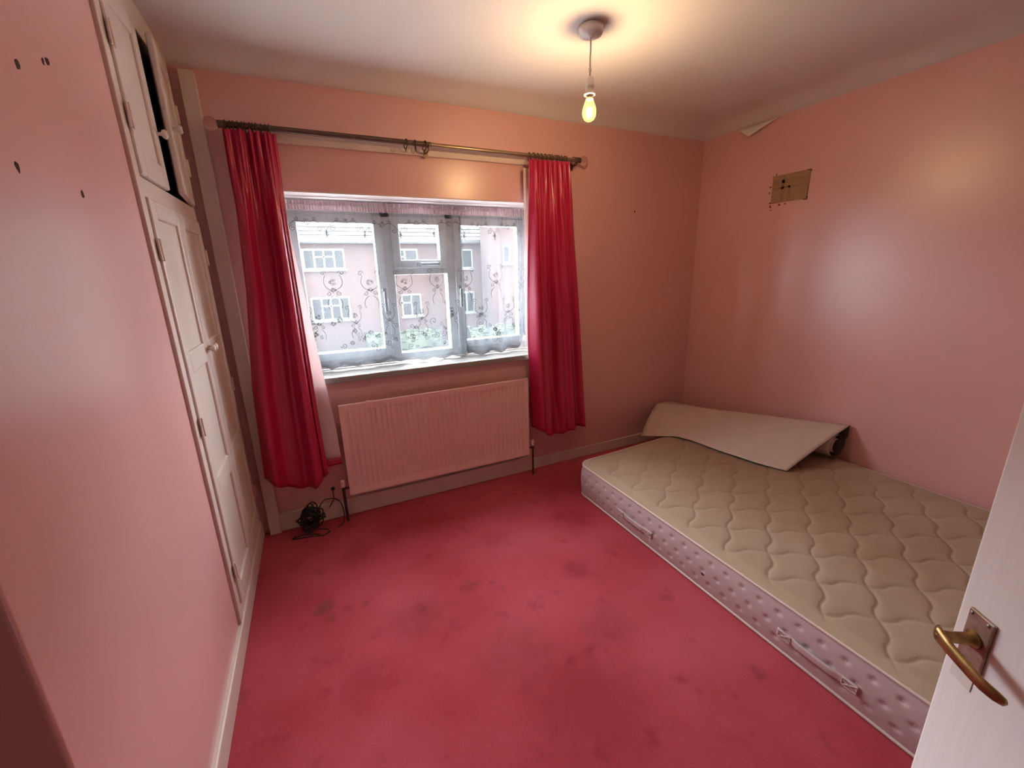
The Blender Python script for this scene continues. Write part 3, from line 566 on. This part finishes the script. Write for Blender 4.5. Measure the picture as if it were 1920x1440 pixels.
# ================================================================== COILED CABLE
cab = thing('coiled_cable', 'tangled black cable coiled on the carpet by the skirting', 'cable', (-0.16, 2.45, 0))
rc = random.Random(12); cc = Vector((-0.165, 2.462, 0.088)); pts = []
n_loop = 22
for k in range(n_loop * 18):
    a = 2 * PI * k / 18; L = k // 18; lr = random.Random(L * 7 + 1)
    fx, fz, tl, ph = lr.uniform(.014, .080), lr.uniform(.022, .082), lr.uniform(-.9, .9), lr.uniform(-.4, .4)
    lr2 = random.Random(L * 7 + 8); t = (k % 18) / 18
    fx = lerp(fx, lr2.uniform(.014, .080), t); fz = lerp(fz, lr2.uniform(.022, .082), t); tl = lerp(tl, lr2.uniform(-.9, .9), t)
    ex = fx * math.cos(a + ph * 0) ; ez = fz * math.sin(a)
    y = 0.030 * math.sin(L * 2.1 + a * 0.5) + tl * ex * 0.5
    p = cc + Vector((ex + ez * tl * .35, y + ez * 0.12, ez)); p.z = max(0.004, p.z); p.y = min(p.y, YB - 0.031); pts.append(p)
rel(MB().tube(pts, 0.0038, 6).build('coil', 'black_rubber', cab))
rel(MB().tube([(-0.255, 2.44, .004), (-0.275, 2.42, .004), (-.235, 2.41, .004), (-.17, 2.40, .004), (-.11, 2.378, .004), (-.075, 2.40, .004), (-.085, 2.435, .004), (-.13, 2.45, .01)], 0.0034, 6).tube([(-.27, 2.425, .005), (-.22, 2.43, .008), (-.16, 2.42, .004), (-.13, 2.40, .005)], .0034, 6).build('floor_loop', 'black_rubber', cab))
g = [(-0.120, 2.47, 0.13), (-.085, 2.505, .155), (-.05, 2.52, .150), (-.02, 2.51, .146), (.006, 2.49, .12), (.014, 2.465, .075), (.010, 2.45, .03), (-0.005, 2.44, .006), (-.03, 2.43, .004)]
def smooth_path(P, n=5):
    P = [Vector(p) for p in P]; out = []
    for i in range(len(P) - 1):
        a, b, c, d = P[max(0, i - 1)], P[i], P[i + 1], P[min(len(P) - 1, i + 2)]
        for k in range(n):
            t = k / n; out.append(0.5 * ((2 * b) + (c - a) * t + (2 * a - 5 * b + 4 * c - d) * t * t + (3 * b - a - 3 * c + d) * t ** 3))
    return out + [P[-1]]
rel(MB().tube(smooth_path(g), 0.0032, 6).build('loose_loop', 'black_rubber', cab))
rel(MB().tube(smooth_path([(-0.028, YB - 0.006, 0.189), (-0.029, YB - .014, .17), (-.031, 2.535, .14), (-.045, 2.525, .115), (-.062, 2.52, .095)]), 0.0032, 6).build('lead', 'black_rubber', cab))
rel(MB().lathe([(0.012, 0), (0.012, 0.006), (0.008, 0.011), (0.002, 0.012)], 16, Matrix.Translation((-0.028, YB, 0.189)) @ Matrix.Rotation(PI / 2, 4, 'X')).build('wall_grommet', 'black_rubber', cab))

# ================================================================== MATTRESS
MX0, MX1, MY0, MY1, MR = 1.462, 2.838, 0.215, 2.115, 0.075
mt = thing('mattress', 'cream quilted double mattress with lilac tufted sides lying on the carpet', 'mattress', ((MX0 + MX1) / 2, (MY0 + MY1) / 2, 0))
def ztop(x): return lerp(0.222, 0.272, sstep(0, 1, (x - MX0) / (MX1 - MX0)) * 0.6 + 0.4 * (x - MX0) / (MX1 - MX0))
# perimeter of the rounded plan
per = []
def corner(cx, cy, a0):
    return [(cx + MR * math.cos(a0 + PI / 2 * k / 10), cy + MR * math.sin(a0 + PI / 2 * k / 10), math.cos(a0 + PI / 2 * k / 10), math.sin(a0 + PI / 2 * k / 10)) for k in range(11)]
def edge(p, q, nx_, ny_):
    L = math.hypot(q[0] - p[0], q[1] - p[1]); n_ = int(L / 0.0065); return [(lerp(p[0], q[0], k / n_), lerp(p[1], q[1], k / n_), nx_, ny_) for k in range(1, n_)]
per += corner(MX0 + MR, MY0 + MR, PI) + edge((MX0 + MR, MY0), (MX1 - MR, MY0), 0, -1) + corner(MX1 - MR, MY0 + MR, -PI / 2) + edge((MX1, MY0 + MR), (MX1, MY1 - MR), 1, 0) + corner(MX1 - MR, MY1 - MR, 0) + edge((MX1 - MR, MY1), (MX0 + MR, MY1), 0, 1) + corner(MX0 + MR, MY1 - MR, PI / 2) + edge((MX0, MY1 - MR), (MX0, MY0 + MR), -1, 0)
tufts = []
sp = 0.076
for r_, vv in enumerate((0.26, 0.52, 0.78)):
    s0 = (sp / 2 if r_ % 2 else 0)
    y = MY0 + 0.09 + s0
    while y < MY1 - 0.06: tufts.append((y, vv)); y += sp
NV = 37; sv = []
for j in range(NV):
    v = j / (NV - 1)
    for (x, y, ax, ay) in per:
        d = 0.014 * math.sin(PI * v) ** 0.7
        if ax < -0.9 or ay > .9:
            q = y if ax < -0.9 else 10 + x
            for (ty, tv) in tufts:
                if ax < -0.9 and abs(ty - y) < 0.04:
                    dd2 = ((ty - y) / 0.010) ** 2 + ((tv - v) * 0.22 / 0.009) ** 2
                    if dd2 < 9: d -= 0.0065 * math.exp(-dd2)
        sv.append((x + ax * d, y + ay * d, lerp(0.006, ztop(x) - 0.010, v)))
npf = len(per)
sd = MB().add(sv, [(j * npf + i, j * npf + (i + 1) % npf, (j + 1) * npf + (i + 1) % npf, (j + 1) * npf + i) for j in range(NV - 1) for i in range(npf)] + [tuple(range(npf))[::-1]], True)
rel(sd.build('side_border', 'mattress_side', mt))
# quilted top panel
def quilt(x, y):
    q = (x - 1.44)
    def dist(sgn, y0):
        c = (y - y0) - sgn * 0.70 * q; ph = (q * 7.0 + (y - y0) * sgn * 0) * 2 * PI
        c += 0.013 * math.sin(q / 0.1429 * 2 * PI + (0.6 if sgn > 0 else PI + 0.6)); p = (c + 0.1) % 0.2 - 0.1; return abs(p) * 0.82
    return min(dist(1, 0.39), dist(-1, 0.50))
def top_pt(u, v):
    cx, cy = (MX0 + MX1) / 2, (MY0 + MY1) / 2; hx, hy = (MX1 - MX0) / 2, (MY1 - MY0) / 2
    px, py = lerp(-hx, hx, u), lerp(-hy, hy, v)
    ax, ay = abs(px) - (hx - MR), abs(py) - (hy - MR)
    if ax > 0 and ay > 0:
        m_ = max(ax, ay); L = math.hypot(ax, ay); k = m_ / L
        px = math.copysign(hx - MR + ax * k, px); py = math.copysign(hy - MR + ay * k, py)
    x, y = cx + px, cy + py
    e = min(hx - abs(px), hy - abs(py))
    if ax > 0 and ay > 0: e = MR - max(ax, ay)
    e = max(0, e)
    z = ztop(x) - 0.010 + 0.020 * (1 - (1 - min(1, e / 0.06)) ** 2)
    g = quilt(x, y); w = sstep(0.02, 0.05, e)
    z -= w * 0.0040 * math.exp(-(g / 0.0040) ** 2); z += w * 0.0022 * sstep(0, 0.03, g)
    z += 0.006 * noise.noise(Vector((x * 3, y * 3, 0))) * sstep(0, .15, e)
    # creases across the slept-on middle
    s = math.exp(-(((x - 2.05) / .38) ** 2 + ((y - .85) / .5) ** 2)); z += 0.0035 * s * math.sin(70 * (x * .55 + y * .35) + 6 * noise.noise(Vector((x * 4, y * 4, 2)))) * max(0, noise.noise(Vector((x * 5, y * 5, 9))) + .25)
    s2 = math.exp(-(((x - 1.9) / .25) ** 2 + ((y - 1.55) / .3) ** 2)); z += 0.003 * s2 * math.sin(85 * (x * .3 + y * .6) + 5 * noise.noise(Vector((x * 4, y * 4, 4)))) * max(0, noise.noise(Vector((x * 6, y * 6, 19))) + .3)
    return (x, y, z)
rel(MB().grid(top_pt, 232, 318).build('quilted_top', 'mattress_top', mt))
for name, zf, rr_ in (('piping', lambda x: ztop(x) - 0.010, 0.0058), ('piping', lambda x: 0.008, 0.007)):
    rel(MB().tube([(x + ax * 0.002, y + ay * 0.002, zf(x)) for (x, y, ax, ay) in per[::2]], rr_, 6, closed=True).build(name, 'mattress_piping', mt))
# tufts share one mesh
tm = MB().lathe([(0.0042, 0), (0.0040, 0.0015), (0.002, 0.0032), (0.0004, 0.0034)], 8, Matrix.Rotation(-PI / 2, 4, 'Y')).mesh('tuft'); tm.materials.append(MATS['mattress_piping'])
for (ty, tv) in tufts:
    d = 0.014 * math.sin(PI * tv) ** 0.7 - 0.0078
    o = bpy.data.objects.new('tuft', tm); COL.objects.link(o); o.parent = mt; o.location = Vector((MX0 - d, ty, lerp(0.006, ztop(MX0) - 0.010, tv))) - mt.location
# carrying straps with box-stitched ends
for (ya, yb) in ((1.690, 1.415), (0.752, 0.481)):
    def strap(u, v):
        y = lerp(ya, yb, u); e = min(u, 1 - u) * abs(ya - yb); out = 0.016 + 0.006 * sstep(.05, .09, e)
        return (MX0 - out, y, lerp(0.076, 0.111, v))
    st = rel(MB().grid(strap, 30, 4).build('strap', 'mattress_side', mt, thick=0.003))
    for yc in (ya - 0.027, yb + 0.027):
        stc = MB(); xx = MX0 - 0.0195
        for p, q in (((-1, -1), (1, 1)), ((-1, 1), (1, -1)), ((-1, -1), (1, -1)), ((1, -1), (1, 1)), ((1, 1), (-1, 1)), ((-1, 1), (-1, -1))):
            stc.tube([(xx, yc + p[0] * .022, .0935 + p[1] * .014), (xx, yc + q[0] * .022, .0935 + q[1] * .014)], .0013, 5)
        stc.build('stitching', 'mattress_piping', st)
rel(MB().lathe([(0.010, 0), (0.008, 0.001), (0.001, 0.0012)], 10, Matrix.Translation((MX0 - 0.0145, 1.10, 0.094)) @ Matrix.Rotation(-PI / 2, 4, 'Y') @ Matrix.Diagonal((0.55, 1.0, 1, 1))).build('burn_mark', 'hole_dark', mt))

# ================================================================== ROLLED OFFCUT OF FLOORING ON THE MATTRESS
def bez(p, q, r, t): return p.lerp(q, t).lerp(q.lerp(r, t), t)
NS = 96
def profile(t):                     # t 0 far end .. 1 near end ; points from the front edge over the ridge into the roll
    F = Vector((pwl([(0, 2.16), (.15, 2.20), (.3, 2.265), (.55, 2.285), (.8, 2.325), (1, 2.385)], t), pwl([(0, 2.30), (.3, 1.92), (1, 1.335)], t), pwl([(0, .195), (.1, .235), (.22, .280), (1, .279)], t)))
    Rg = Vector((lerp(2.515, 2.838, t), lerp(2.515, 1.275, t), lerp(.345, .500, t) + 0.004 * math.sin(t * PI)))
    RR = lerp(0.03, 0.088, t); c = Vector((lerp(2.64, 2.762, t), Rg.y + 0.012, RR + pwl([(0, .284), (.3, .295), (1, .296)], t)))
    Wl = Vector((c.x + RR, Rg.y + 0.005, c.z + 0.024))
    pts = []
    n1, n2, n3 = 30, 12, 54
    mid = (F + Rg) / 2 + Vector((-0.03, 0, 0.03)) * pwl([(0, .75), (.22, .2), (.4, .8), (1, .35)], t); rnd = lerp(0.35, 0.06, t)
    for k in range(n1): pts.append(bez(F, mid, Rg, k / n1))
    ctrl = Rg + Vector((0.02 * (1 - t), 0, 0.0))
    for k in range(n2): pts.append(bez(Rg, ctrl + (Wl - Rg) * 0.3, Wl, k / n2))
    R0 = RR
    for k in range(n3):
        s = k / (n3 - 1); a = 0.26 - s * 2 * PI * 2.3; r = R0 * (1 - s * 0.72); pts.append(c + Vector((math.cos(a) * r, 0, math.sin(a) * r)))
    return pts
rows = []
NT = 34
for j in range(NT + 1):
    t = j / NT; P = profile(t)
    for i, p in enumerate(P[:30]):
        w = math.sin(PI * i / 30)
        p += Vector((0.026, 0, -0.026)) * w * math.exp(-((t - 0.20) / 0.06) ** 2) * (1 - i / 60)     # buckle in the flap
        p.z += 0.004 * noise.noise(Vector((t * 5, i * .1, 3)))
    rows.append(P)
npz = len(rows[0]); off = MB()
off.add([p for r in rows for p in r], [(j * npz + i, (j + 1) * npz + i, (j + 1) * npz + i + 1, j * npz + i + 1) for j in range(NT) for i in range(npz - 1)], True)
ro = off.build('flooring_roll', 'sheet_face', thick=0.004, off=-1, mats=['sheet_face', 'sheet_under'])
tag(ro, 'part-unrolled beige backed flooring offcut lying across the mattress corner', 'flooring roll')

# ================================================================== CARDBOARD PATCH ON THE WALL
pt = thing('cardboard_patch', 'brown taped cardboard square covering a hole in the pink wall', 'patch', (XR, 1.855, 1.92))
rel(MB().add([(XR - .006, 1.975, 2.004), (XR - .006, 1.742, 1.998), (XR - .006, 1.745, 1.836), (XR - .006, 1.972, 1.838), (XR, 1.975, 2.004), (XR, 1.742, 1.998), (XR, 1.745, 1.836), (XR, 1.972, 1.838)], [(0, 1, 2, 3), (4, 7, 6, 5), (0, 4, 5, 1), (1, 5, 6, 2), (2, 6, 7, 3), (3, 7, 4, 0)]).build('board', 'cardboard', pt))
for (y0, y1, z0, z1) in ((1.748, 1.970, 1.950, 1.972), (1.748, 1.970, 1.916, 1.930), (1.893, 1.912, 1.842, 1.998), (1.852, 1.868, 1.842, 1.93)):
    rel(MB().box(XR - .0078, XR - .006, y0, y1, z0, z1).build('tape_strip', 'tape_brown', pt, bevel=0.0006))
tr_ = random.Random(4)
def torn(p, q, w, n_=16):
    m_ = MB(); vs = []
    for k in range(n_ + 1):
        y, z = lerp(p[0], q[0], k / n_), lerp(p[1], q[1], k / n_); dy, dz = q[0] - p[0], q[1] - p[1]; L = math.hypot(dy, dz); ww = w * tr_.uniform(.4, 1.3); vs += [(XR - .0045, y, z), (XR - .0045, y - dz / L * ww, z + dy / L * ww)]
    m_.add(vs, [(2 * k, 2 * k + 1, 2 * k + 3, 2 * k + 2) for k in range(n_)]); rel(m_.build('torn_edge', 'torn_edge', pt, thick=.002))
torn((1.980, 2.004), (1.735, 2.000), .008); torn((1.744, 2.004), (1.742, 1.830), .018); torn((1.738, 1.838), (1.985, 1.836), .010); torn((1.972, 1.84), (1.976, 2.0), .006)
for (y, z, w, h) in ((1.975, 1.818, .010, .020), (1.99, 1.94, .012, .010), (1.992, 1.905, .010, .010), (1.915, 1.822, .012, .014), (1.878, 1.824, .010, .010), (1.968, 1.795, .008, .008), (1.958, 2.012, .006, .012)):
    rel(MB().add([(XR - .002, y - w / 2, z - h / 2), (XR - .002, y + w / 2, z - h / 3), (XR - .002, y + w / 3, z + h / 2), (XR - .002, y - w / 2.5, z + h / 2.4)], [(0, 1, 2, 3)]).build('torn_scrap', 'torn_edge', pt, thick=.002))

# ================================================================== OUTSIDE
GZ = -2.75
gl = MB().grid(lambda u, v: (lerp(-60, 90, u), lerp(3.2, 90, v), GZ), 8, 8, smooth=False).build('lawn', 'lawn', thick=0.1, off=-1); struct(gl, 'green lawn outside below the window', 'lawn')
FY = 26.0
rd = MB().box(-60, 90, 3.6, 15.5, GZ, GZ + 0.06).build('reflector', 'reflector_grey'); struct(rd, 'unseen pale slab added below the window to bounce daylight onto the ceiling', 'reflector')  # unseen slab added to throw daylight up to the ceiling
def building(name, label, x0, x1, y0, y1, eave, ridge):
    b = thing(name, label, 'building', ((x0 + x1) / 2, y0, GZ))
    rel(MB().box(x0, x1, y0, y1, GZ, eave).build('wall', 'red_brick', b)); return b
ba = building('brick_house', 'long red brick housing block with tiled roof seen through the net curtain', -22, 10.9, FY, FY + 8, 3.25, 6.5)
rf = rel(MB().add([(-22.3, FY - .4, 3.3), (10.95, FY - .4, 3.3), (10.95, FY + 4, 6.6), (-22.3, FY + 4, 6.6), (10.95, FY + 8.4, 3.3), (-22.3, FY + 8.4, 3.3)], [(0, 1, 2, 3), (3, 2, 4, 5), (0, 3, 5), (1, 4, 2)]).build('roof', 'roof_tile', ba))
# tile courses, each a raised strip across the roof
for k in range(14):
    t = k / 14; y = lerp(FY - .4, FY + 4, t); z = lerp(3.3, 6.6, t)
    c = MB().box(-22.3, 10.95, y - .02, y + .30, z + .0, z + .035).xf(Matrix.Translation((0, y, z)) @ Matrix.Rotation(math.atan2(3.3, 4.4), 4, 'X') @ Matrix.Translation((0, -y, -z))).build('tile_course', 'roof_tile', rf)
rel(MB().box(-22.3, 10.95, FY - .5, FY - .38, 3.16, 3.34).box(-22.3, 10.95, FY - .4, FY + .02, 3.10, 3.18).build('gutter', 'fascia_grey', ba))
def ext_window(b, x0, x1, z0, z1, y, cols, fan=()):
    fw = 0.09; f = MB(); ring_frame(f, x0, x1, z0, z1, fw, y - .05, y + .08)
    ed = [lerp(x0, x1, c) for c in cols]
    for e in ed[1:-1]: f.box(e - .045, e + .045, y - .05, y + .08, z0 + fw, z1 - fw)
    for i in fan: f.box(ed[i], ed[i + 1], y - .05, y + .08, lerp(z0, z1, .62) - .04, lerp(z0, z1, .62) + .04)
    f.box(x0 - .08, x1 + .08, y - .14, y - .05, z0 - .09, z0)
    w = rel(f.build('window', 'ext_white', b))
    for a, c in zip(ed, ed[1:]): MB().box(a + .03, c - .03, y - .02, y + .01, z0 + fw * .6, z1 - fw * .6).build('pane', 'ext_glass', w)
for dx in (-8.6, 0.0):
    ext_window(ba, -0.08 + dx, 2.06 + dx, 1.74, 2.83, FY - .0, (0, .27, .5, .74, 1), (1, 2)); ext_window(ba, 0.02 + dx, 2.06 + dx, -1.03, .26, FY - .0, (0, .27, .5, .74, 1), (1, 2))
ext_window(ba, 4.95, 6.15, 1.66, 2.82, FY, (0, .36, 1), (0,)); ext_window(ba, 4.95, 6.16, -1.10, .23, FY, (0, .5, 1), (0,))
ext_window(ba, 8.55, 9.62, 1.64, 2.80, FY, (0, .35, 1)); ext_window(ba, 8.55, 9.62, -1.11, .22, FY, (0, .5, 1))
bw = building('brick_house', 'red brick gable end rising above the eaves beside the long housing block', 9.92, 19, 22.8, 25.3, 7.5, 9)
ext_window(bw, 10.25, 10.72, 1.85, 2.85, 22.8, (0, 1)); ext_window(bw, 12.6, 14.0, 1.7, 2.9, 22.8, (0, .5, 1))
rel(MB().box(9.7, 19.3, 22.6, 25.4, 7.4, 7.6).add([(9.7, 22.6, 7.6), (19.3, 22.6, 7.6), (14.5, 22.6, 10.4), (9.7, 25.4, 7.6), (19.3, 25.4, 7.6), (14.5, 25.4, 10.4)], [(0, 1, 2), (3, 5, 4), (0, 2, 5, 3), (1, 4, 5, 2)]).build('roof', 'roof_tile', bw))
# hedges in front of the houses
def hedge(x0, x1, y0, y1, h, label, seed):
    hr = random.Random(seed); b = thing('hedge', label, 'hedge', ((x0 + x1) / 2, y0, GZ), 'hedges in front of the brick houses')
    def core(u, v):
        a = v * PI; x = lerp(x0, x1, u); yy = lerp(y0, y1, .5 - .5 * math.cos(a)); z = GZ + h * math.sin(a) ** .6
        d = 0.18 * noise.noise(Vector((x * 1.7, yy * 1.7, z * 1.7))); return (x, yy + d, z + d)
    rel(MB().grid(core, 60, 16).build('branches', 'leaf', b))
    lf = MB()
    for k in range(1600):
        u, v = hr.random(), hr.uniform(.06, .94); p = Vector(core(u, v)); s = hr.uniform(.05, .10); q = Matrix.Rotation(hr.uniform(0, 6.3), 3, 'Z') @ Matrix.Rotation(hr.uniform(-1.2, 1.2), 3, 'X')
        p += Vector((0, -.06 if v < .5 else .06, .05)); lf.add([p + q @ Vector(c) for c in ((-s, 0, 0), (0, -s * .5, 0), (s, 0, .02), (0, s * .5, 0))], [(0, 1, 2, 3)])
    o = rel(lf.build('leaves', 'leaf', b)); o['kind'] = 'stuff'
hedge(2.5, 6.6, 23.6, 24.8, 1.0, 'low green hedge before the narrow windows of the long brick block', 1)
hedge(7.4, 10.6, 20.6, 21.9, 1.25, 'taller green hedge before the gable end house', 2)
print('objects', len(bpy.data.objects))
